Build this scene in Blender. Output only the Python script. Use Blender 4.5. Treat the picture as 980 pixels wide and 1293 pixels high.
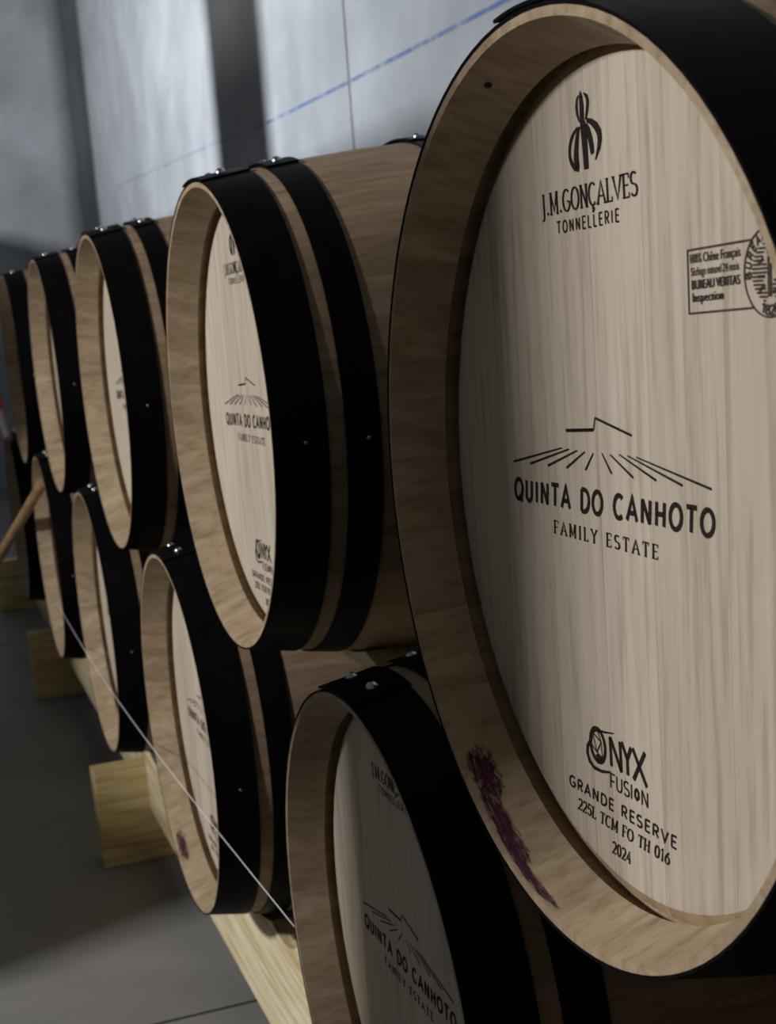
import bpy, bmesh, math, random
from mathutils import Vector, Matrix

# ------------------------------------------------------------------ scene reset
for o in list(bpy.data.objects):
    bpy.data.objects.remove(o, do_unlink=True)
scene = bpy.context.scene
COL = scene.collection
PI = math.pi
Z0 = 1.165                      # height of the upper barrel axes above the floor
rng = random.Random(7)

# ------------------------------------------------------------------ camera
F_PX, PX, PY = 1779.0, 37.74, 94.56
cam_d = bpy.data.cameras.new('camera')
cam = bpy.data.objects.new('camera', cam_d)
COL.objects.link(cam)
cam_d.sensor_fit = 'VERTICAL'
cam_d.sensor_height = 36.0
cam_d.sensor_width = 36.0 * 980 / 1293
cam_d.lens = F_PX / 1293 * 36.0
cam_d.shift_x = -PX / 1293
cam_d.shift_y = PY / 1293
cam_d.clip_start = 0.02
cam_d.clip_end = 200
right = Vector((-0.347324, -0.935235, -0.068571))
up = Vector((0.165621, -0.133153, 0.977159))
fwd = Vector((0.923003, -0.328034, -0.201142))
M = Matrix((right, up, -fwd)).transposed().to_4x4()
M.translation = Vector((-0.78524, 0.35767, 0.13533 + Z0))
cam.matrix_world = M
cam_d.dof.use_dof = True
cam_d.dof.focus_distance = 1.05
cam_d.dof.aperture_fstop = 14
scene.camera = cam

# ------------------------------------------------------------------ world, lamps, exposure
w = bpy.data.worlds.new('hall_ambient')
scene.world = w
w.use_nodes = True
bg = w.node_tree.nodes['Background']
bg.inputs[0].default_value = (1.0, 0.96, 0.92, 1)
bg.inputs[1].default_value = 0.07

def area(name, loc, target, sx, sy, power, col, spread=180):
    d = bpy.data.lights.new(name, 'AREA')
    d.shape = 'RECTANGLE'; d.size = sx; d.size_y = sy; d.energy = power; d.color = col; d.spread = math.radians(spread)
    o = bpy.data.objects.new(name, d); COL.objects.link(o)
    o.location = loc
    o.rotation_euler = (Vector(target) - Vector(loc)).to_track_quat('-Z', 'Y').to_euler()
    return o

# aisle-side key light, not a known window; added left wall shapes both lights
area('key_light_left_offscreen', (0.9, 3.6, 2.8), (1.2, 0, 1.0), 0.24, 0.30, 142, (1.0, 0.975, 0.95))
area('lamp_high_left_offscreen', (5.8, 3.0, 3.115), (6.4, -1.25, 2.4), 0.1, 0.1, 290, (0.92, 0.96, 1.0))
WL_TOP = 2.652                   # top of the added left wall; its edge draws the end wall's shade line

scene.view_settings.view_transform = 'Standard'
scene.view_settings.look = 'None'
scene.view_settings.gamma = 1.0
scene.view_settings.use_curve_mapping = False
scene.view_settings.exposure = -0.06

# ------------------------------------------------------------------ helpers
def tag(o, label=None, cat=None, group=None, kind=None):
    if label: o['label'] = label
    if cat: o['category'] = cat
    if group: o['group'] = group
    if kind: o['kind'] = kind
    return o

def empty(name, loc):
    o = bpy.data.objects.new(name, None)
    o.empty_display_size = 0.1
    COL.objects.link(o)
    o.location = loc
    return o

def obj(name, me, parent=None, loc=(0, 0, 0), rot=(0, 0, 0)):
    o = bpy.data.objects.new(name, me)
    COL.objects.link(o)
    o.location = loc
    o.rotation_euler = rot
    if parent: o.parent = parent
    return o

def finish(name, bm, mats, smooth=True, angle=35):
    bmesh.ops.recalc_face_normals(bm, faces=bm.faces)
    if smooth:
        a = math.radians(angle)
        for f in bm.faces: f.smooth = True
        for e in bm.edges:
            if len(e.link_faces) == 2 and e.calc_face_angle(0) > a: e.smooth = False
    me = bpy.data.meshes.new(name)
    bm.to_mesh(me); bm.free()
    for m in (mats if isinstance(mats, (list, tuple)) else [mats]): me.materials.append(m)
    return me

def mesh_py(name, verts, faces, mats, smooth=True, angle=35):
    me = bpy.data.meshes.new(name)
    me.from_pydata(verts, [], faces)
    bm = bmesh.new(); bm.from_mesh(me)
    bpy.data.meshes.remove(me)
    return finish(name, bm, mats, smooth, angle)

def box_bm(bm, x0, x1, y0, y1, z0, z1, bev=0.0):
    r = bmesh.ops.create_cube(bm, size=1)
    for v in r['verts']:
        v.co = Vector((x0 + (v.co.x + .5) * (x1 - x0), y0 + (v.co.y + .5) * (y1 - y0), z0 + (v.co.z + .5) * (z1 - z0)))
    if bev:
        es = list({e for v in r['verts'] for e in v.link_edges})
        bmesh.ops.bevel(bm, geom=es, offset=bev, segments=1, affect='EDGES')

def box(name, x0, x1, y0, y1, z0, z1, mat, bev=0.0, origin=None):
    bm = bmesh.new()
    box_bm(bm, x0, x1, y0, y1, z0, z1, bev)
    return finish(name, bm, mat, smooth=False)

def extrude_y(name, poly, y0, y1, mat):
    """polygon in (x, z), extruded along y"""
    n = len(poly)
    vs = [(x, y0, z) for x, z in poly] + [(x, y1, z) for x, z in poly]
    fs = [tuple(range(n)), tuple(range(2 * n - 1, n - 1, -1))] + [(i, (i + 1) % n, n + (i + 1) % n, n + i) for i in range(n)]
    return mesh_py(name, vs, fs, mat, smooth=False)

def tube(name, pts, rad, mat, seg=10):
    vs, fs = [], []
    n = len(pts)
    for i, p in enumerate(pts):
        p = Vector(p)
        t = (Vector(pts[min(i + 1, n - 1)]) - Vector(pts[max(i - 1, 0)])).normalized()
        a = t.cross(Vector((0, 0.3, 1))).normalized(); b = t.cross(a)
        rr = rad[i] if isinstance(rad, (list, tuple)) else rad
        for k in range(seg):
            c = 2 * PI * k / seg
            vs.append(p + rr * (math.cos(c) * a + math.sin(c) * b))
    for i in range(n - 1):
        for k in range(seg):
            fs.append((i * seg + k, i * seg + (k + 1) % seg, (i + 1) * seg + (k + 1) % seg, (i + 1) * seg + k))
    fs.append(tuple(range(seg))); fs.append(tuple(range((n - 1) * seg, n * seg)))
    return mesh_py(name, vs, fs, mat)

# ------------------------------------------------------------------ materials
class NT:
    def __init__(s, name):
        s.m = bpy.data.materials.new(name); s.m.use_nodes = True
        s.t = s.m.node_tree; s.b = s.t.nodes['Principled BSDF']; s.out = s.t.nodes['Material Output']
    def n(s, typ, **kw):
        nd = s.t.nodes.new(typ)
        for k, v in kw.items(): setattr(nd, k, v)
        return nd
    def l(s, a, b): s.t.links.new(a, b)
    def coords(s, scale, jitter=0.0):
        tc = s.n('ShaderNodeTexCoord'); src = tc.outputs['Object']
        if jitter:
            oi = s.n('ShaderNodeObjectInfo')
            mu = s.n('ShaderNodeMath', operation='MULTIPLY'); mu.inputs[1].default_value = jitter
            s.l(oi.outputs['Random'], mu.inputs[0])
            ad = s.n('ShaderNodeVectorMath', operation='ADD')
            s.l(src, ad.inputs[0]); s.l(mu.outputs[0], ad.inputs[1]); src = ad.outputs[0]
        mp = s.n('ShaderNodeMapping'); mp.inputs['Scale'].default_value = scale
        s.l(src, mp.inputs['Vector'])
        return mp.outputs[0]
    def noise(s, vec, scale, detail=4, rough=0.55, dist=0.0):
        nd = s.n('ShaderNodeTexNoise'); nd.inputs['Scale'].default_value = scale
        nd.inputs['Detail'].default_value = detail; nd.inputs['Roughness'].default_value = rough
        nd.inputs['Distortion'].default_value = dist
        s.l(vec, nd.inputs['Vector'])
        return nd.outputs[0]
    def ramp(s, fac, stops):
        r = s.n('ShaderNodeValToRGB'); e = r.color_ramp.elements
        while len(e) < len(stops): e.new(0.5)
        for i, (p, c) in enumerate(stops):
            e[i].position = p; e[i].color = (*c, 1) if len(c) == 3 else c
        s.l(fac, r.inputs[0])
        return r.outputs[0]
    def mix(s, fac, a, b, mode='MIX'):
        m = s.n('ShaderNodeMix', data_type='RGBA', blend_type=mode)
        if isinstance(fac, (int, float)): m.inputs[0].default_value = fac
        else: s.l(fac, m.inputs[0])
        for k, v in ((6, a), (7, b)):
            if isinstance(v, (tuple, list)): m.inputs[k].default_value = (*v, 1) if len(v) == 3 else v
            else: s.l(v, m.inputs[k])
        return m.outputs[2]
    def bump(s, h, strength, dist=0.001):
        b = s.n('ShaderNodeBump'); b.inputs['Strength'].default_value = strength; b.inputs['Distance'].default_value = dist
        s.l(h, b.inputs['Height']); s.l(b.outputs[0], s.b.inputs['Normal'])
    def set(s, color=None, rough=0.6, metal=0.0, spec=0.5):
        if color is not None:
            if isinstance(color, (tuple, list)): s.b.inputs['Base Color'].default_value = (*color, 1)
            else: s.l(color, s.b.inputs['Base Color'])
        s.b.inputs['Roughness'].default_value = rough; s.b.inputs['Metallic'].default_value = metal
        s.b.inputs['Specular IOR Level'].default_value = spec
        return s.m

def g(c): return tuple((v / 255 / 12.92) if v / 255 < .04045 else ((v / 255 + .055) / 1.055) ** 2.4 for v in c)

def oak(name, grain, lo, mid, hi, rough=0.62, vary=0.16, jitter=37.0, spec=0.25, lat=16.0):
    """grain: index of the axis the fibres run along"""
    t = NT(name)
    sc = [1, 1, 1]
    for i in range(3): sc[i] = 1.0 if i == grain else lat
    v = t.coords(sc, jitter)
    broad = t.noise(v, 2.6, 3, 0.5, 0.6)
    base = t.ramp(broad, [(0.28, lo), (0.52, mid), (0.76, hi)])
    sc2 = [90, 90, 90]; sc2[grain] = 5
    fine = t.noise(t.coords(sc2, jitter), 1.6, 3, 0.6)
    base = t.mix(t.ramp(fine, [(0.36, (1, 1, 1)), (0.47, (0.25, 0.25, 0.25)), (0.6, (0, 0, 0))]), base, t.mix(1.0, base, (0.80, 0.77, 0.72), 'MULTIPLY'))
    oi = t.n('ShaderNodeObjectInfo')
    tone = t.ramp(oi.outputs['Random'], [(0.0, (1 - vary,) * 3), (0.5, (1 - vary * .35, 1 - vary * .4, 1 - vary * .5)), (1.0, (1.0, 1.0, 1.0))])
    base = t.mix(1.0, base, tone, 'MULTIPLY')
    t.bump(fine, 0.16, 0.0006)
    return t.set(base, rough, 0, spec)

M_STAVE = oak('oak_stave', 1, g((132, 111, 90)), g((150, 128, 105)), g((164, 143, 119)), vary=0.16)
M_CHIME = oak('oak_chime_bevel', 1, g((152, 132, 107)), g((172, 152, 126)), g((188, 170, 145)), vary=0.12)
M_HEAD = oak('oak_head', 2, g((192, 180, 163)), g((201, 189, 173)), g((209, 199, 184)), rough=0.55, vary=0.15, lat=36.0)
M_HEADEDGE = oak('oak_head_bevel', 2, g((178, 150, 112)), g((194, 168, 132)), g((206, 184, 150)), vary=0.08)

def mat_hoop():
    t = NT('black_steel_hoop')
    n = t.noise(t.coords((1, 1, 1), 9.0), 22, 3)
    t.l(t.ramp(n, [(0.3, (0.36,) * 3), (0.7, (0.5,) * 3)]), t.b.inputs['Roughness'])
    col = t.ramp(n, [(0.3, (0.0025, 0.0027, 0.0032)), (0.75, (0.0045, 0.0048, 0.0055))])
    m = t.set(col, 0.45, 0.0, 0.035)
    t.l(t.ramp(n, [(0.3, (0.36,) * 3), (0.7, (0.5,) * 3)]), t.b.inputs['Roughness'])
    return m
M_HOOP = mat_hoop()
M_RIVET = NT('zinc_rivet').set((0.55, 0.57, 0.6), 0.28, 1.0)
M_NAIL = NT('steel_nail').set((0.3, 0.3, 0.31), 0.4, 1.0)

def mat_ink():
    t = NT('burnt_lettering')
    n = t.noise(t.coords((1, 1, 1)), 900, 2)
    return t.set(t.ramp(n, [(0.3, (0.012, 0.009, 0.009)), (0.75, (0.035, 0.026, 0.024))]), 0.8, 0, 0.1)
M_INK = mat_ink()
def mat_ink2():
    t = NT('faded_stamp_ink')
    n = t.noise(t.coords((1, 1, 1)), 700, 2)
    return t.set(t.ramp(n, [(0.3, (0.03, 0.022, 0.02)), (0.8, (0.12, 0.09, 0.075))]), 0.8, 0, 0.1)
M_STAMP = mat_ink2()

def pine(name, grain, c):
    t = NT(name)
    sc = [9, 9, 9]; sc[grain] = 0.9
    v = t.coords(sc, 11.0)
    n = t.noise(v, 2.2, 4, 0.55, 1.2)
    base = t.ramp(n, [(0.25, c[0]), (0.45, c[1]), (0.6, c[2]), (0.8, c[3])])
    sc2 = [60, 60, 60]; sc2[grain] = 3
    f = t.noise(t.coords(sc2, 11.0), 1.5, 3)
    base = t.mix(t.ramp(f, [(0.38, (1, 1, 1)), (0.56, (0, 0, 0))]), base, t.mix(1.0, base, (0.8, 0.72, 0.6), 'MULTIPLY'))
    kn = t.n('ShaderNodeTexVoronoi'); kn.inputs['Scale'].default_value = 5.5
    sk = [1.6, 1.6, 1.6]; sk[grain] = 0.7
    t.l(t.coords(sk, 11.0), kn.inputs['Vector'])
    base = t.mix(t.ramp(kn.outputs['Distance'], [(0.03, (1, 1, 1)), (0.085, (0, 0, 0))]), base, g((96, 62, 34)))
    t.bump(f, 0.2, 0.001)
    return t.set(base, 0.65, 0, 0.25)
M_PINE_X = pine('pine_along_x', 0, (g((202, 182, 140)), g((226, 213, 176)), g((236, 227, 198)), g((212, 194, 152))))
M_PINE_Y = pine('pine_along_y', 1, (g((184, 156, 104)), g((212, 190, 138)), g((224, 208, 162)), g((196, 170, 114))))

def concrete(name, lo, mid, hi, rough=0.85, scale=1.0, streak=0.16):
    t = NT(name)
    a = t.noise(t.coords((scale, scale, scale)), 1.7, 6, 0.6, 0.4)
    base = t.ramp(a, [(0.3, lo), (0.5, mid), (0.7, hi)])
    s = t.noise(t.coords((3.2 * scale, 3.2 * scale, 0.35 * scale)), 1.6, 4, 0.6)
    base = t.mix(t.ramp(s, [(0.42, (streak,) * 3), (0.62, (0, 0, 0))]), base, lo)
    f = t.noise(t.coords((1, 1, 1)), 60, 3)
    base = t.mix(0.12, base, t.ramp(f, [(0.35, lo), (0.7, hi)]))
    t.bump(f, 0.1, 0.003)
    return t.set(base, rough, 0, 0.2)
M_WALL = concrete('precast_concrete', g((154, 157, 161)), g((174, 178, 182)), g((194, 198, 202)))
M_FLOOR = concrete('power_floated_floor', g((120, 119, 118)), g((136, 135, 133)), g((150, 149, 147)), rough=0.55, scale=0.8, streak=0.0)
M_JOINT = NT('floor_joint').set((0.02, 0.02, 0.022), 0.9)
M_STRING = NT('white_string').set((0.75, 0.75, 0.78), 0.7)
M_POLE = oak('ash_pole', 0, g((140, 112, 80)), g((165, 135, 98)), g((180, 150, 112)), vary=0.0)
M_RED = NT('red_plastic').set((0.16, 0.006, 0.012), 0.5)
M_PALE = NT('pale_rubber').set((0.1, 0.095, 0.08), 0.6)
M_BLACKRUB = NT('black_rubber').set((0.006, 0.008, 0.007), 0.6)

def mat_chalk(name='blue_chalk', a=0.75):
    t = NT(name)
    n = t.noise(t.coords((1, 1, 1)), 9, 5, 0.7)
    tr = t.n('ShaderNodeBsdfTransparent'); mx = t.n('ShaderNodeMixShader')
    t.set(g((110, 140, 196)), 0.9, 0, 0.0)
    t.l(t.ramp(n, [(0.38, (0.02,) * 3), (0.6, (a,) * 3)]), mx.inputs[0])
    t.l(tr.outputs[0], mx.inputs[1]); t.l(t.b.outputs[0], mx.inputs[2]); t.l(mx.outputs[0], t.out.inputs[0])
    return t.m
M_CHALK = mat_chalk()
M_CHALK_FAINT = mat_chalk('faded_blue_chalk', 0.22)

def mat_wine():
    t = NT('wine_stain')
    tc = t.n('ShaderNodeTexCoord')
    sep = t.n('ShaderNodeSeparateXYZ'); t.l(tc.outputs['UV'], sep.inputs[0])
    mp = t.n('ShaderNodeMapping'); mp.inputs['Scale'].default_value = (3.2, 5.0, 1)
    t.l(tc.outputs['UV'], mp.inputs['Vector'])
    n = t.noise(mp.outputs[0], 2.1, 6, 0.7, 0.8)
    # falls off towards the patch borders
    def edge(sock):
        a = t.n('ShaderNodeMath', operation='SUBTRACT'); a.inputs[0].default_value = 1.0; t.l(sock, a.inputs[1])
        b = t.n('ShaderNodeMath', operation='MULTIPLY'); t.l(sock, b.inputs[0]); t.l(a.outputs[0], b.inputs[1])
        c = t.n('ShaderNodeMath', operation='MULTIPLY'); t.l(b.outputs[0], c.inputs[0]); c.inputs[1].default_value = 4
        return c.outputs[0]
    e = t.n('ShaderNodeMath', operation='MULTIPLY'); t.l(edge(sep.outputs[0]), e.inputs[0]); t.l(edge(sep.outputs[1]), e.inputs[1])
    p = t.n('ShaderNodeMath', operation='POWER'); t.l(e.outputs[0], p.inputs[0]); p.inputs[1].default_value = 0.35
    q = t.n('ShaderNodeMath', operation='MULTIPLY'); t.l(p.outputs[0], q.inputs[0]); t.l(n, q.inputs[1])
    tr = t.n('ShaderNodeBsdfTransparent'); mx = t.n('ShaderNodeMixShader')
    t.set(t.ramp(n, [(0.4, g((96, 46, 72))), (0.60, g((46, 14, 32)))]), 0.6, 0, 0.2)
    t.l(t.ramp(q.outputs[0], [(0.34, (0, 0, 0)), (0.46, (0.9,) * 3)]), mx.inputs[0])
    t.l(tr.outputs[0], mx.inputs[1]); t.l(t.b.outputs[0], mx.inputs[2]); t.l(mx.outputs[0], t.out.inputs[0])
    return t.m
M_WINE = mat_wine()
M_KNOT = NT('dark_knot').set(g((48, 30, 18)), 0.7, 0, 0.2)
KNOT_A, KNOT_Y = 71.7, -.0155

# ------------------------------------------------------------------ setting
tag(obj('floor', box('floor', -4, 11.3, -1.4, 6.0, -0.1, 0.0, M_FLOOR)), kind='structure')
fl = bpy.data.objects['floor']
for k, xj in enumerate((1.69, 5.2)):
    obj('floor_joint', box('floor_joint', xj - .004, xj + .004, -1.25, 6.0, -0.002, 0.0006, M_JOINT), fl)

WY = -1.25
wr = tag(obj('wall_right', box('wall_right', -4, 11.5, WY - .3, WY - .12, 0, 6, M_WALL)), kind='structure')
for x0, x1 in ((-4, 4.075), (4.09, 5.23), (6.15, 10.27), (10.84, 11.2)):
    obj('concrete_panel', box('concrete_panel', x0, x1, WY - .12, WY, 0, 6, M_WALL), wr)
obj('concrete_strip', box('concrete_strip', 5.23, 6.15, WY - .12, WY, 0, 6, M_WALL), wr)  # flush wall filler, not a column; the added posts cast the stripe
obj('concrete_strip', box('concrete_strip', 10.27, 10.84, WY - .12, WY, 0, 6, M_WALL), wr)
def chalk(x0, z0, x1, z1, h, mat=None):
    n = 14; vs, fs = [], []
    for i in range(n + 1):
        t = i / n; x = x0 + t * (x1 - x0); z = z0 + t * (z1 - z0)
        vs += [(x, WY + .0015, z - h / 2), (x, WY + .0015, z + h / 2)]
    for i in range(n): fs.append((2 * i, 2 * i + 1, 2 * i + 3, 2 * i + 2))
    obj('chalk_line', mesh_py('chalk_line', vs, fs, mat or M_CHALK, smooth=False), wr)
chalk(2.3, 0.865 + Z0, 4.06, 0.878 + Z0, 0.013)
chalk(4.10, 0.878 + Z0, 5.22, 0.892 + Z0, 0.012)
chalk(5.22, 0.892 + Z0, 6.15, 0.925 + Z0, 0.012, M_CHALK_FAINT)
chalk(6.2, 0.93 + Z0, 9.4, 1.02 + Z0, 0.016, M_CHALK_FAINT)
chalk(6.2, 0.62 + Z0, 8.2, 0.66 + Z0, 0.012, M_CHALK_FAINT)
tag(obj('wall_far', box('wall_far', 11.2, 11.4, WY - .3, 6.0, 0, 6, M_WALL)), kind='structure')
# unseen wall added along the aisle; its openings and piers shape the light
wl = tag(obj('blocker_wall_left', box('blocker_wall_left', 2.65, 11.2, 1.5, 1.62, 0, WL_TOP, M_WALL)), kind='structure')
obj('blocker_pier', box('blocker_pier', 0.445, 0.783, 1.5, 1.6, 0, 2.3, M_WALL, 0.006), wl)  # added post, shades the first barrels from the key light
for t0, t1 in ((5.599, 5.924), (7.378, 7.579)):
    obj('blocker_pier', box('blocker_pier', t0, t1, 1.5, 1.62, WL_TOP, 6, M_WALL), wl)  # posts added to cast the dark stripes on the right wall
obj('blocker_lintel', box('blocker_lintel', -3.5, 2.65, 1.5, 1.62, 2.3, WL_TOP, M_WALL), wl)  # added header, limits the light through the opening
obj('blocker_parapet', box('blocker_parapet', -3.5, 0.445, 1.5, 1.62, 0, 1.08, M_WALL, 0.006), wl)
obj('blocker_parapet', box('blocker_parapet', 1.62, 2.65, 1.5, 1.62, 0, 1.29, M_WALL, 0.006), wl)  # added sills, keep the key light off the floor and sleepers

# ------------------------------------------------------------------ barrel geometry
RC, RB, LEN = 0.287, 0.334, 0.95
def rad(y):
    t = (y + LEN / 2) / (LEN / 2)
    return RB - (RB - RC) * t * t

def stave_mesh(deg):
    seg = 4
    prof = []                                   # closed loop of (y, r, zone)
    ys = [0.0, -.02, -.05, -.09, -.14, -.2, -.28, -.37, -.475]
    ys = ys + [-LEN - y for y in reversed(ys[:-1])]
    for y in ys: prof.append((y, rad(y)))
    inner_f = [(0.0, .2812), (-.040, .2665), (-.0412, .2780), (-.0565, .2780), (-.0575, .262), (-.1, .268), (-.2, .289), (-.475, RB - .027)]
    inner = inner_f + [(-LEN - y, r) for y, r in reversed(inner_f[:-1])]
    loop = prof + list(reversed(inner))
    n = len(loop)
    a0, a1 = math.radians(-deg / 2 + .012), math.radians(deg / 2 - .012)
    vs, fs = [], []
    for k in range(seg + 1):
        a = a0 + (a1 - a0) * k / seg
        for y, r in loop: vs.append((r * math.cos(a), y, r * math.sin(a)))
    np_, ni = len(prof), len(inner)
    mats = []
    for k in range(seg):
        for i in range(n):
            j = (i + 1) % n
            fs.append((k * n + i, k * n + j, (k + 1) * n + j, (k + 1) * n + i))
            m = 0
            if i >= np_:
                ii = ni - 1 - (i - np_)          # index in inner (from front) of the loop start
                seg_i = ii - 1                   # segment between ii-1 and ii
                if i == n - 1: m = 1             # front rim
                elif seg_i == 0 or seg_i == ni - 2: m = 1
                elif seg_i in (1, 2, 3) or seg_i >= ni - 5: m = 2
            elif i == np_ - 1: m = 1
            mats.append(m)
    # end caps of the stave (edge joints)
    for k, flip in ((0, 0), (seg, 1)):
        for i in range(np_ - 1):
            # quads between outer ring i and inner counterpart (fan to nearest inner index)
            j0 = np_ + (ni - 1 - round(i * (ni - 1) / (np_ - 1))); j1 = np_ + (ni - 1 - round((i + 1) * (ni - 1) / (np_ - 1)))
            q = [k * n + i, k * n + i + 1] + [k * n + j for j in (range(j1, j0 + 1) if j1 <= j0 else (j1,))]
            q = list(dict.fromkeys(q))
            if len(q) >= 3: fs.append(tuple(q)); mats.append(0)
    me = bpy.data.meshes.new('stave')
    me.from_pydata(vs, [], fs)
    for p, m in zip(me.polygons, mats): p.material_index = m
    bm = bmesh.new(); bm.from_mesh(me); bpy.data.meshes.remove(me)
    return finish('stave', bm, [M_STAVE, M_CHIME, M_CHIME], True, 18)

STAVES = {d: stave_mesh(d) for d in (10, 12, 14)}

HF, HR, HR2 = -0.050, 0.2625, 0.2712        # head front plane, front radius, radius at the groove
def plank_mesh(x0, x1):
    """one board of a barrel head, grain upright, between x0 and x1"""
    gap = 0.0001
    xa, xb = x0 + (gap if x0 > -HR else 0), x1 - (gap if x1 < HR else 0)
    def ring(R, y):
        a, b = max(xa, -R), min(xb, R)
        if x0 <= -HR: a = -R
        if x1 >= HR: b = R
        n = 10; up_, lo_ = [], []
        for i in range(n + 1):
            x = a + (b - a) * (0.5 - 0.5 * math.cos(PI * i / n))
            z = math.sqrt(max(R * R - x * x, 0))
            up_.append((x, y, z)); lo_.append((x, y, -z))
        return up_ + list(reversed(lo_))
    A, B, Cc = ring(HR, HF), ring(HR2, HF - .0042), ring(HR2, HF - .018)
    n = len(A)
    vs = A + B + Cc
    fs = [tuple(range(n))] + [tuple(range(3 * n - 1, 2 * n - 1, -1))]
    mats = [0, 0]
    for s in (0, 1):
        for i in range(n):
            j = (i + 1) % n
            fs.append((s * n + i, s * n + j, (s + 1) * n + j, (s + 1) * n + i)); mats.append(1)
    me = bpy.data.meshes.new('head_board'); me.from_pydata(vs, [], fs)
    for p, m in zip(me.polygons, mats): p.material_index = m
    bm = bmesh.new(); bm.from_mesh(me); bpy.data.meshes.remove(me)
    bmesh.ops.remove_doubles(bm, verts=bm.verts, dist=1e-6)
    return finish('head_board', bm, [M_HEAD, M_HEADEDGE], True, 25)

LAYOUTS = [
    [-.2625, -.205, -.128, -.045, .022, .098, .176, .2625],
    [-.2625, -.185, -.112, -.058, .03, .118, .19, .2625],
    [-.2625, -.2, -.14, -.06, .005, .075, .150, .21, .2625],
]
HEADS = [[plank_mesh(a, b) for a, b in zip(L, L[1:])] for L in LAYOUTS]

def hoop_mesh(y0, y1, th, lap=22.0):
    """steel band, its lapped end lies over angle 0..lap"""
    vs, fs = [], []
    def band(a0, a1, n, extra0, extra1, ya, yb, closed=False):
        base = len(vs); m = n if closed else n + 1
        for k in range(m):
            t = k / n; a = math.radians(a0 + (a1 - a0) * t); e = extra0 + (extra1 - extra0) * t
            for y, d in ((ya, 0.0), (ya, th), (yb, th), (yb, 0.0)):
                r = rad(y) + .0002 + e + d
                vs.append((r * math.cos(a), y, r * math.sin(a)))
        for k in range(n):
            p, q = base + 4 * k, base + 4 * ((k + 1) % m)
            for i in range(4):
                j = (i + 1) % 4
                fs.append((p + i, p + j, q + j, q + i))
        if not closed:
            fs.append((base, base + 1, base + 2, base + 3)); p = base + 4 * n; fs.append((p, p + 1, p + 2, p + 3))
    band(0, 360, 96, 0, 0, y0, y1, True)
    band(0, lap, 10, th + .0016, th + .0003, y0 + .0006, y1 - .0006)
    return mesh_py('hoop', vs, fs, M_HOOP, True, 30)

def dome(name, r, h, mat, seg=12):
    vs = [(h, 0, 0)]; fs = []
    rings = ((.45, .88), (.8, .55), (1.0, .12), (1.0, -.3))
    for q, hh in rings:
        for k in range(seg):
            a = 2 * PI * k / seg; vs.append((h * hh, r * q * math.cos(a), r * q * math.sin(a)))
    for k in range(seg): fs.append((0, 1 + k, 1 + (k + 1) % seg))
    for i in range(len(rings) - 1):
        for k in range(seg):
            fs.append((1 + i * seg + k, 1 + i * seg + (k + 1) % seg, 1 + (i + 1) * seg + (k + 1) % seg, 1 + (i + 1) * seg + k))
    return mesh_py(name, vs, fs, mat, True, 60)
RIVET = dome('rivet', .0068, .0052, M_RIVET)
NAIL = dome('nail', .0030, .0014, M_NAIL, 8)
HTH = 0.0022
HOOPS = [(.0006, -.058), (-.077, -.115), (-.262, -.302), (-.648, -.688), (-.835, -.873), (-.892, -.9506)]
HOOP_ME = [hoop_mesh(a, b, HTH) for a, b in HOOPS]

# ------------------------------------------------------------------ lettering
def arc(cx, cy, rx, ry, a0, a1, n=14):
    return [(cx + rx * math.cos(math.radians(a0 + (a1 - a0) * i / n)), cy + ry * math.sin(math.radians(a0 + (a1 - a0) * i / n))) for i in range(n + 1)]
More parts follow.
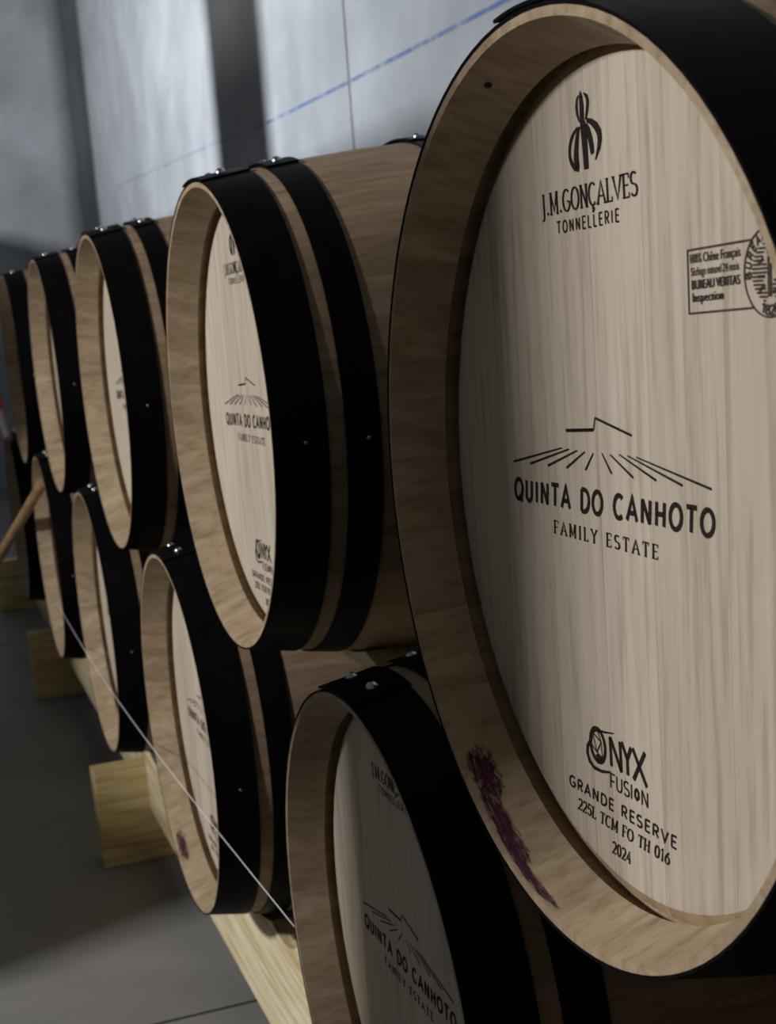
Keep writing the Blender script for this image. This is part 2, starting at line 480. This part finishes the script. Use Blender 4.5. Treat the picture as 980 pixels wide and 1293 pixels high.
# width, strokes in a box of cap height 1
G = {
 'A': (.72, [[(0, 0), (.36, 1), (.72, 0)], [(.13, .33), (.59, .33)]]),
 'C': (.68, [arc(.36, .5, .36, .5, 48, 312)]),
 'D': (.68, [[(.08, 0), (.08, 1)], [(.08, 1), (.3, 1)] + arc(.3, .5, .38, .5, 90, -90) + [(.08, 0)]]),
 'E': (.54, [[(.08, 0), (.08, 1)], [(.08, 1), (.54, 1)], [(.08, .52), (.48, .52)], [(.08, 0), (.54, 0)]]),
 'F': (.52, [[(.08, 0), (.08, 1)], [(.08, 1), (.52, 1)], [(.08, .5), (.46, .5)]]),
 'G': (.72, [arc(.37, .5, .37, .5, 48, 330) + [(.70, .44)], [(.44, .44), (.70, .44)]]),
 'H': (.68, [[(.08, 0), (.08, 1)], [(.6, 0), (.6, 1)], [(.08, .5), (.6, .5)]]),
 'I': (.2, [[(.1, 0), (.1, 1)]]),
 'J': (.36, [[(.22, 1), (.22, 0)] + arc(.06, -.02, .16, .2, 0, -110, 6)]),
 'L': (.5, [[(.08, 0), (.08, 1)], [(.08, 0), (.5, 0)]]),
 'M': (.84, [[(.08, 0), (.08, 1)], [(.08, 1), (.42, .12), (.76, 1)], [(.76, 1), (.76, 0)]]),
 'N': (.7, [[(.08, 0), (.08, 1)], [(.08, 1), (.62, 0)], [(.62, 0), (.62, 1)]]),
 'O': (.78, [arc(.39, .5, .37, .5, 0, 360, 26)]),
 'Q': (.78, [arc(.39, .5, .37, .5, 0, 360, 26), [(.46, .22), (.74, -.08)]]),
 'R': (.62, [[(.08, 0), (.08, 1)], [(.08, 1), (.32, 1)] + arc(.32, .74, .25, .26, 90, -90) + [(.08, .48)], [(.3, .48), (.6, 0)]]),
 'S': (.56, [arc(.28, .75, .25, .25, 40, 270, 12)[:] + arc(.28, .25, .27, .25, 90, -150, 12)]),
 'T': (.62, [[(.31, 0), (.31, 1)], [(0, 1), (.62, 1)]]),
 'U': (.68, [[(.08, 1), (.08, .3)] + arc(.34, .3, .26, .3, 180, 360) + [(.6, 1)]]),
 'V': (.7, [[(0, 1), (.35, 0), (.7, 1)]]),
 'X': (.66, [[(0, 0), (.66, 1)], [(0, 1), (.66, 0)]]),
 'Y': (.66, [[(0, 1), (.33, .48), (.66, 1)], [(.33, .48), (.33, 0)]]),
 '0': (.56, [arc(.28, .5, .26, .5, 0, 360, 22)]),
 '1': (.36, [[(.04, .8), (.22, 1), (.22, 0)]]),
 '2': (.54, [arc(.27, .72, .25, .28, 160, -25, 10) + [(.02, 0), (.54, 0)]]),
 '4': (.58, [[(.42, 0), (.42, 1), (0, .28), (.58, .28)]]),
 '5': (.54, [[(.5, 1), (.1, 1), (.06, .55)] + arc(.26, .32, .26, .32, 115, -150, 12)]),
 '6': (.56, [[(.44, .98), (.14, .62)] + arc(.28, .3, .26, .3, 150, -210, 18)]),
 '8': (.54, [arc(.27, .74, .21, .25, 0, 360, 16), arc(.27, .25, .26, .26, 0, 360, 16)]),
 'B': (.6, [[(.08, 0), (.08, 1)], [(.08, 1), (.3, 1)] + arc(.3, .76, .22, .24, 90, -90, 8) + [(.08, .52)], arc(.32, .26, .26, .26, 90, -90, 8) + [(.08, 0)]]),
 'P': (.58, [[(.08, 0), (.08, 1)], [(.08, 1), (.3, 1)] + arc(.3, .73, .26, .27, 90, -90, 8) + [(.08, .46)]]),
 '.': (.24, [[(.12, 0), (.12, .13)]]),
 '⬡': (.62, [[(.31 + .24 * math.cos(math.radians(a)), .5 + .40 * math.sin(math.radians(a))) for a in range(30, 391, 60)], [(.31 + .17 * math.cos(math.radians(a)), .5 + .30 * math.sin(math.radians(a))) for a in range(30, 391, 60)]]),
 ' ': (.34, []),
}
G['Ç'] = (G['C'][0], G['C'][1] + [[(.36, -.02), (.33, -.12), (.44, -.17), (.36, -.28), (.26, -.26)]])
SERIF_ENDS = True

class Ink:
    """flat print: strokes and outlines gathered in (u, v), u to the reader's right"""
    def __init__(s): s.v = []; s.f = []
    def poly(s, pts):
        b = len(s.v); s.v += pts; s.f.append(tuple(range(b, b + len(pts))))
    def stroke(s, pts, w, taper=None, contrast=0.0):
        n = len(pts)
        if n < 2: return
        closed = math.dist(pts[0], pts[-1]) < 1e-7
        L, Rr = [], []
        for i, p in enumerate(pts):
            q0 = pts[i - 1] if i else (pts[-2] if closed else p)
            q1 = pts[i + 1] if i < n - 1 else (pts[1] if closed else p)
            def dirn(a, b):
                d = math.dist(a, b); return ((b[0] - a[0]) / d, (b[1] - a[1]) / d) if d > 1e-9 else None
            d0, d1 = dirn(q0, p), dirn(p, q1)
            if d0 is None: d0 = d1
            if d1 is None: d1 = d0
            t = (d0[0] + d1[0], d0[1] + d1[1]); tl = math.hypot(*t)
            if tl < .3: t = d1; tl = 1
            t = (t[0] / tl, t[1] / tl)
            c = max(.55, abs(t[0] * d1[0] + t[1] * d1[1]))
            ww = w * (1 - contrast + contrast * abs(t[1])) / 2 / c
            if taper: ww *= taper[i]
            L.append((p[0] - t[1] * ww, p[1] + t[0] * ww)); Rr.append((p[0] + t[1] * ww, p[1] - t[0] * ww))
        b = len(s.v)
        for a, c in zip(L, Rr): s.v += [a, c]
        for i in range(n - 1): s.f.append((b + 2 * i, b + 2 * i + 1, b + 2 * i + 3, b + 2 * i + 2))
    def text(s, txt, bl, br, tl, weight, serif=False, track=.16):
        """fit a line of text in the frame given by its lower left, lower right and upper left corners"""
        tot = sum(G[c][0] for c in txt) + track * (len(txt) - 1)
        ex = ((br[0] - bl[0]) / tot, (br[1] - bl[1]) / tot); ey = (tl[0] - bl[0], tl[1] - bl[1])
        def P(x, y): return (bl[0] + ex[0] * x + ey[0] * y, bl[1] + ex[1] * x + ey[1] * y)
        x = 0.0
        for c in txt:
            wd, st = G[c]
            for sx in st:
                s.stroke([P(x + a, y) for a, y in sx], weight, contrast=.55 if serif else 0.0)
                if serif and c not in '.':
                    for (a, y), (a2, y2) in ((sx[0], sx[1]), (sx[-1], sx[-2])):
                        if abs(y - y2) > .45 and y in (0, 1) and math.dist(sx[0], sx[-1]) > 1e-6:
                            s.stroke([P(x + a - .12, y), P(x + a + .12, y)], weight * .5)
                        elif abs(a - a2) > .3 and y in (0, 1) and y == y2:
                            s.stroke([P(x + a, y), P(x + a, y + (.2 if y == 0 else -.2))], weight * .5)
            x += wd + track
    def mesh(s, name, mat, y=HF + .0005):
        return mesh_py(name, [(-u, y, v) for u, v in s.v], s.f, mat, smooth=False)

def cooper_print():
    k = Ink()
    def T(x, y): return (-.0245 + (x - 424) * .000240, .2483 - (y - 62) * .0001044 + (x - 424) * .000004)
    def blade(pts, w): k.stroke([T(x, y) for x, y, _ in pts], w, [q for _, _, q in pts])
    k.poly([T(*p) for p in ((420, 62), (429, 90), (434, 150), (434, 225), (446, 275), (447, 350), (449, 512), (425, 512), (418, 350), (413, 275), (413, 225), (413, 150), (414, 90))])
    blade([(409, 86, .3), (400, 110, .8), (396, 145, 1), (398, 185, .9), (408, 236, .4)], .0027)
    blade([(440, 84, .3), (454, 108, .8), (459, 140, 1), (454, 185, .9), (444, 236, .5)], .0034)
    blade([(397, 262, .3), (374, 290, .8), (356, 325, 1), (346, 372, 1), (345, 415, 1), (354, 455, 1.1), (372, 488, 1.3), (394, 506, .8)], .0030)
    blade([(407, 262, .25), (396, 300, .7), (390, 340, .95), (384, 390, 1.1), (382, 440, 1.2), (388, 496, 1.0)], .0050)
    blade([(448, 238, .5), (474, 256, .75), (498, 288, 1), (514, 330, 1.1), (516, 370, .95), (508, 415, .7), (489, 474, .2)], .0050)
    blade([(444, 262, .7), (456, 300, 1.0), (464, 345, 1.15), (470, 390, 1.15), (474, 436, .9)], .0046)
    k.text('J.M.GONÇALVES', (-.087, .1778), (.041, .1805), (-.0875, .1912), .0020, True, .17)
    k.text('TONNELLERIE', (-.066, .1655), (.0175, .1674), (-.066, .1728), .0011, False, .42)
    return k.mesh('cooper_print', M_INK)

def estate_print():
    k = Ink()
    k.stroke([(-.067, .0378), (-.027, .0408), (-.0245, .0483)], .0010)
    k.stroke([(-.067, .0376), (-.0275, .0405)], .0022)
    k.stroke([(-.0245, .0483), (.023, .0402)], .0017)
    for a, b in (((-.075, .0253), (-.156, .0093)), ((-.064, .0253), (-.127, .0103)), ((-.052, .0253), (-.098, .0113)), ((-.041, .0253), (-.069, .0123)), ((-.029, .0253), (-.041, .0133)), ((-.017, .0263), (-.005, .0143)), ((-.006, .0263), (.023, .0143)), ((.006, .0273), (.051, .0153)), ((.017, .0273), (.081, .0153)), ((.028, .0273), (.112, .0163))):
        k.stroke([a, b], .0014, [.7, 1.2])
    k.text('QUINTA DO CANHOTO', (-.157, -.0178), (.113, -.0104), (-.1555, -.0030), .0032, False, .30)
    k.text('FAMILY ESTATE', (-.093, -.0352), (.0495, -.0327), (-.0925, -.0264), .0018, True, .46)
    return k.mesh('estate_print', M_INK)

def reserve_print():
    k = Ink()
    k.stroke([(-.0412 + a, -.1755 + b) for a, b in arc(0, 0, .0108, .0118, 0, 360, 24)], .0032)
    for a, b in (((-.048, -.168), (-.036, -.172)), ((-.036, -.172), (-.043, -.181)), ((-.043, -.181), (-.048, -.168)), ((-.036, -.172), (-.035, -.183)), ((-.048, -.168), (-.041, -.165)), ((-.041, -.165), (-.036, -.172)), ((-.043, -.181), (-.035, -.183)), ((-.048, -.168), (-.051, -.177)), ((-.051, -.177), (-.043, -.181))):
        k.stroke([a, b], .0009)
    k.poly([(-.045, -.1835), (-.041, -.1815), (-.036, -.1835), (-.0345, -.1862), (-.0405, -.1878)])
    k.stroke([(-.052, -.1745), (-.0565, -.180), (-.0575, -.1855), (-.0545, -.1905), (-.048, -.1935), (-.037, -.193), (-.024, -.1898)], .0030, [.5, 1, 1.1, 1.1, 1, .8, .5])
    k.stroke([(-.040, -.1645), (-.030, -.1632), (-.017, -.1606)], .0016, [1.2, 1, .5])
    for pts in ([(-.0222, -.1850), (-.0228, -.1645)], [(-.0225, -.1645), (-.0083, -.1850)], [(-.0083, -.1850), (-.0090, -.1640)],
                [(-.0068, -.1635), (.0005, -.1735)], [(.0062, -.1640), (.0005, -.1735), (.0006, -.1845)],
                [(.0082, -.1637), (.0255, -.1850)], [(.0245, -.1622), (.0082, -.1850)]):
        k.stroke(pts, .0033)
    k.text('FUSI⬡N', (-.0255, -.2006), (.0265, -.1988), (-.0250, -.1905), .0013, False, .14)
    k.text('GRANDE RESERVE', (-.088, -.2185), (.060, -.2146), (-.0872, -.2105), .0016, False, .30)
    k.text('225L TCM FO TH 016', (-.076, -.2326), (.0505, -.2288), (-.0745, -.2242), .0017, True, .20)
    k.text('2024', (-.0258, -.2478), (-.0008, -.2470), (-.0250, -.2392), .0016, True, .22)
    return k.mesh('reserve_print', M_INK)

def font_mesh(txt):
    c = bpy.data.curves.new('line', 'FONT'); c.body = txt; c.size = 1.0; c.resolution_u = 3
    o = bpy.data.objects.new('line', c); COL.objects.link(o)
    dg = bpy.context.evaluated_depsgraph_get(); dg.update()
    me = bpy.data.meshes.new_from_object(o.evaluated_get(dg))
    vs = [tuple(v.co) for v in me.vertices]; fs = [tuple(p.vertices) for p in me.polygons]
    bpy.data.objects.remove(o); bpy.data.curves.remove(c); bpy.data.meshes.remove(me)
    return vs, fs

def stamp_print():
    k = Ink()
    k.stroke([(.1562, .1484), (.094, .1463), (.094, .1123), (.1572, .1145)], .0011)
    def line(txt, u0, u1, v0, h, bold=0.0):
        vs, fs = font_mesh(txt)
        x0 = min(v[0] for v in vs); x1 = max(v[0] for v in vs)
        for dx in ((0, bold) if bold else (0,)):
            b = len(k.v)
            k.v += [(u0 + (v[0] - x0) / (x1 - x0) * (u1 - u0) + dx, v0 + .034 * ((v[0] - x0) / (x1 - x0)) * (u1 - u0) + v[1] * h / .70) for v in vs]
            k.f += [tuple(b + i for i in f) for f in fs]
    line('100% Chêne Français', .0965, .1455, .1392, .0050, .0003)
    line('Séchage naturel 24 mois', .0970, .1440, .1325, .0045, .0003)
    line('BUREAU VERITAS', .0975, .1445, .1252, .0050, .0006)
    line('Inspection', .0980, .1285, .1185, .0048, .0006)
    # round seal with its inner emblem
    cu, cv, R = .1712, .1318, .0222
    k.stroke([(cu + a, cv + b) for a, b in arc(0, 0, R, R, 0, 360, 40)], .0010)
    ri = .0150
    for i in range(15):                                   # engraved hatching
        v = cv - ri + 2 * ri * (i + .5) / 15; h = math.sqrt(max(ri * ri - (v - cv) ** 2, 0))
        k.stroke([(cu - h, v), (cu - .0035 + .002 * math.sin(i), v)], .0011)
        k.stroke([(cu + .0035 + .002 * math.cos(i), v), (cu + h, v)], .0011)
    for a, b in (((-.010, -.002), (-.004, -.002)), ((-.010, .004), (-.005, .007)), ((.004, -.004), (.010, -.004)), ((.005, .003), (.009, .008)), ((-.009, -.009), (-.004, -.006)), ((.003, -.010), (.008, -.008)), ((-.0006, -.012), (-.0006, .008)), ((.0012, -.012), (.0012, .004))):
        k.stroke([(cu + a[0], cv + a[1]), (cu + b[0], cv + b[1])], .0016)
    k.stroke([(cu + a, cv + .0105 + b) for a, b in arc(0, 0, .0016, .0016, 0, 360, 10)], .001)
    def around(txt, a0, a1, inward):
        for i, c in enumerate(txt):
            a = math.radians(a0 + (a1 - a0) * (i + .5) / len(txt)); rr = .0186
            p = (cu + rr * math.cos(a), cv + rr * math.sin(a))
            upv = (math.cos(a), math.sin(a)) if not inward else (-math.cos(a), -math.sin(a))
            rt = (upv[1], -upv[0]); h = .0046; wd = .0034
            o = (p[0] - rt[0] * wd / 2 - upv[0] * h / 2, p[1] - rt[1] * wd / 2 - upv[1] * h / 2)
            k.text(c, o, (o[0] + rt[0] * wd, o[1] + rt[1] * wd), (o[0] + upv[0] * h, o[1] + upv[1] * h), .0011)
    around('BUREAU', 192, 96, False)
    around('VERITAS', 84, -12, False)
    around('1828', 246, 294, True)
    return k.mesh('inspection_stamp', M_STAMP)

PRINTS = [('cooper_print', cooper_print()), ('estate_print', estate_print()), ('reserve_print', reserve_print()), ('inspection_stamp', stamp_print())]
PRINT_LABEL = {'cooper_print': 'dark burnt bud emblem over the cooper name', 'estate_print': 'burnt roof and vineyard rows over the estate name',
               'reserve_print': 'burnt reserve marking with the year', 'inspection_stamp': 'boxed inspection stamp with a round seal'}

def stain_patch(a0, a1, y0, y1):
    n, m = 14, 4; vs, fs, uv = [], [], []
    for i in range(n + 1):
        for j in range(m + 1):
            a = math.radians(a0 + (a1 - a0) * i / n); y = y0 + (y1 - y0) * j / m
            r = .2812 + (.2665 - .2812) * (-y / .040) - .0007
            vs.append((r * math.cos(a), y, r * math.sin(a))); uv.append((i / n, j / m))
    for i in range(n):
        for j in range(m):
            q = i * (m + 1) + j; fs.append((q, q + 1, q + m + 2, q + m + 1))
    me = bpy.data.meshes.new('wine_stain'); me.from_pydata(vs, [], fs)
    ul = me.uv_layers.new(name='UVMap')
    for lp in me.loops: ul.data[lp.index].uv = uv[lp.vertex_index]
    me.materials.append(M_WINE)
    return me

def barrel(x, y, z, label, group, layout, lap, seed, roll=0.0):
    """z: axis height above the floor"""
    b = empty('wine_barrel', (x, y, z - RB))
    tag(b, label, 'barrel', group)
    r = random.Random(seed)
    ws = [10] * 10 + [12] * 10 + [14] * 10
    r.shuffle(ws)
    a = r.uniform(0, 30)
    for d in ws:
        a += d / 2
        obj('stave', STAVES[d], b, (0, 0, RB), (0, -math.radians(a), 0))
        a += d / 2
    for me in HEADS[layout]: obj('head_board', me, b, (0, 0, RB), (0, roll, 0))
    for me in HEADS[layout]: obj('rear_head_board', me, b, (0, -LEN, RB), (0, 0, PI))
    for i, me in enumerate(HOOP_ME):
        la = lap + (r.uniform(-3, 3) if i else 0)
        h = obj('hoop', me, b, (0, 0, RB), (0, -math.radians(la), 0))
        y0, y1 = HOOPS[i]; ym = (y0 + y1) / 2
        slope = math.atan2(rad(y1) - rad(y0), y0 - y1)
        for ra in (4.5, 17.0):
            aa = math.radians(ra); rr = rad(ym) + 2 * HTH + .0006
            obj('rivet', RIVET, h, (rr * math.cos(aa), ym, rr * math.sin(aa)), (0, -aa, 0))
        if i < 2:
            for na in (182 - la, 300 - la):
                aa = math.radians(na); rr = rad(ym) + HTH + .0002
                obj('nail', NAIL, h, (rr * math.cos(aa), ym - .006, rr * math.sin(aa)), (0, -aa, 0))
    for n, me in PRINTS:
        p = obj(n, me, b, (0, 0, RB), (0, roll, 0)); p['label'] = PRINT_LABEL[n]
    return b

UP, LO = 'barrels of the upper row', 'barrels of the lower row'
ZU = Z0
bar = {}
spec = [
 ('U1', 0.000, -.0082, ZU + .0037, 'upper oak barrel with a long purple wine splash on its rim', UP, 0, 83),
 ('U2', 0.965, -.0105, ZU + .0015, 'upper oak barrel next to the wine-splashed upper barrel, resting on a pine chock', UP, 1, 80),
 ('U3', 1.888, .0014, ZU - .0010, 'third upper oak barrel counted from the wine-splashed upper one', UP, 2, 84),
 ('U4', 2.870, .0033, ZU + .0029, 'upper oak barrel next to the one ending the upper row', UP, 0, 80),
 ('U5', 3.790, .0093, ZU - .0007, 'oak barrel ending the upper row beside the hanging hose', UP, 1, 82),
 ('L0', -.500, .0020, ZU - .5190, 'oak barrel starting the lower row, under the wine-splashed upper barrel', LO, 1, 80),
 ('L1', 0.449, .0019, ZU - .5190, 'lower oak barrel where the white string ends, below the wine-splashed upper barrel', LO, 2, 74),
 ('L2', 1.386, .0113, ZU - .5180, 'lower oak barrel with a small wine splash low on its rim', LO, 1, 78),
 ('L3', 2.314, .0161, ZU - .5155, 'lower oak barrel between the rim-stained lower one and the pole-touched one', LO, 0, 80),
 ('L4', 3.292, .0165, ZU - .5168, 'lower oak barrel with the wooden pole leaning on its head', LO, 2, 82),
 ('L5', 4.239, .0242, ZU - .5132, 'oak barrel ending the lower row behind the wooden pole', LO, 1, 80),
]
for i, (k, x, y, z, lab, grp, lay, lap) in enumerate(spec):
    bar[k] = barrel(x, y, z, lab, grp, lay, lap, 100 + i)
for a0, a1, y0, y1 in ((-48, -61, -.001, -.026), (-54, -76, -.0005, -.017), (-62, -88, -.0003, -.009)):
    s = obj('wine_stain', stain_patch(a0, a1, y0, y1), bar['U1'], (0, 0, RB)); s['label'] = 'dried purple wine splash'
vs = [(0, 0)] + [(math.cos(PI * i / 8), math.sin(PI * i / 8)) for i in range(16)]
def cone(a, y):
    r = .2812 - .0147 * (-y / .040) - .0004
    return (r * math.cos(a), y, r * math.sin(a))
kv = [cone(math.radians(KNOT_A) + p * .013, KNOT_Y + q * .0024) for p, q in vs]
kn = obj('knot', mesh_py('knot', kv, [(0, 1 + i, 1 + (i + 1) % 16) for i in range(16)], M_KNOT), bar['U1'], (0, 0, RB)); kn['label'] = 'small dark knot in the rim'
s = obj('wine_stain', stain_patch(-52, -70, -.002, -.020), bar['L2'], (0, 0, RB)); s['label'] = 'small dried purple wine splash'

# ------------------------------------------------------------------ timber cradle under the lower row
SLX = [0.82, 2.51, 4.21, 5.91]
SL_T = 0.09
SL_LAB = ['pine cross sleeper under the wine-splashed upper barrel', 'pine cross sleeper jutting out under the third lower barrel, with a small knot',
          'pine cross sleeper jutting out below the pole-touched lower barrel', 'dim pine cross sleeper past the end of the lower row']
for x, lab in zip(SLX, SL_LAB):
    o = obj('timber_sleeper', box('timber_sleeper', 0, SL_T, -.95, 0, 0, .236, M_PINE_Y, .003), None, (x, .038, 0))
    tag(o, lab, 'timber', 'cross sleepers of the barrel cradle')
lowers = [(v[1], v[3]) for v in spec if v[0][0] == 'L']
def beam(x0, x1, y0, y1, notch, lab):
    zt = -.775 + Z0; zb = -1.035 + Z0
    rr = max(rad(y0), rad(y1)) + .0025
    N = 120; top = []
    for i in range(N + 1):
        x = x0 + (x1 - x0) * i / N; z = zt
        for bx, bz in lowers:
            if abs(x - bx) < rr: z = min(z, bz - math.sqrt(rr * rr - (x - bx) ** 2))
        for nx, nz, nr in notch:
            if abs(x - nx) < nr * .75: z = min(z, nz - math.sqrt(nr * nr - (x - nx) ** 2))
        top.append((x, z))
    vs, fs = [], []
    for x, z in top: vs += [(x - x0, 0, zb), (x - x0, 0, z), (x - x0, y1 - y0, zb), (x - x0, y1 - y0, z)]
    for i in range(N):
        p, q = 4 * i, 4 * i + 4
        fs += [(p, q, q + 1, p + 1), (p + 2, p + 3, q + 3, q + 2), (p + 1, q + 1, q + 3, p + 3), (p, p + 2, q + 2, q)]
    fs += [(0, 1, 3, 2), (4 * N, 4 * N + 2, 4 * N + 3, 4 * N + 1)]
    o = obj('scalloped_beam', mesh_py('scalloped_beam', vs, fs, M_PINE_X, True, 20), None, (x0, y0, 0))
    tag(o, lab, 'timber', 'scalloped beams of the barrel cradle')
segs = [(-.85, .824), (.906, 2.514), (2.596, 4.214), (4.296, 5.914)]
names = ['under the wine-splashed upper barrel', 'with a round notch beside the rim-stained lower barrel', 'under the pole-touched lower barrel', 'under the end of the lower row']
for (a, b_), nm in zip(segs, names):
    beam(a, b_, -.087, -.187, [(1.215, -.622 + Z0, .20)] if a == .906 else [], 'pale pine scalloped beam at the barrel fronts ' + nm)
    beam(a, b_, -.763, -.863, [], 'pine scalloped beam at the back of the barrels ' + nm)

# chocks that hold the upper barrels in the valleys of the lower row
poly = [(.858, -.2955), (.90, -.3055), (.955, -.3125), (.955, -.3195), (.817, -.3125), (.72, -.345), (.668, -.300), (.80, -.3075)]
cl = ['pale pine chock wedged under the upper barrel beside the wine-splashed one', 'pine chock wedged under the third upper barrel', 'pine chock wedged under the fourth upper barrel', 'pine chock wedged under the barrel ending the upper row']
for i, nm in enumerate(('U2', 'U3', 'U4', 'U5')):
    sp = [v for v in spec if v[0] == nm][0]
    me = extrude_y('pine_chock', [(x - .965, z) for x, z in poly], 0, -.13, M_PINE_X)
    o = obj('pine_chock', me, None, (sp[1], -.15, Z0)); tag(o, cl[i], 'wedge', 'chocks between the rows')

# ------------------------------------------------------------------ string, pole, hose
p0, p1 = Vector((0.728, .001, -.582 + Z0)), Vector((3.225, .014, -.633 + Z0))
pts = [p0.lerp(p1, i / 16) + Vector((0, .018 * math.sin(PI * i / 16), -.003 * math.sin(PI * i / 16))) for i in range(17)]
tag(obj('string', tube('string', pts, .0007, M_STRING, 6)), 'thin white string stretched along the fronts of the lower barrels', 'string')

q0, q1 = Vector((3.29, .004, -.302 + Z0)), Vector((4.87, .37, .012))
pole = tag(obj('wooden_pole', tube('wooden_pole', [q0.lerp(q1, i / 6) for i in range(7)], .015, M_POLE, 14)), 'bare wooden pole leaning from the floor onto a lower barrel head', 'pole')

hz = [(3.79, .075, -.118), (3.76, .07, -.145), (3.70, .066, -.185), (3.66, .062, -.225)]
hose = empty('hose_gun', (3.75, .06, 0))
tag(hose, 'pale hose nozzle with a red grip hanging at the end of the rows', 'hose')
def rel(p): return (p[0] - 3.75, p[1] - .06, p[2] + Z0)
obj('grip', tube('grip', [rel((3.86, .085, -.07)), rel((3.80, .078, -.085)), rel((3.75, .072, -.10)), rel((3.735, .07, -.108))], [.02, .026, .022, .006], M_RED, 12), hose)
obj('nozzle', tube('nozzle', [rel((3.77, .07, -.10)), rel((3.72, .064, -.15)), rel((3.66, .058, -.20))], [.016, .013, .011], M_PALE, 10), hose)
obj('hose_tube', tube('hose_tube', [rel((3.82, .08, -.08)), rel((3.90, .11, -.12)), rel((3.93, .16, -.4)), rel((3.93, .2, -.8)), rel((3.9, .22, -1.150))], .012, M_BLACKRUB, 10), hose)
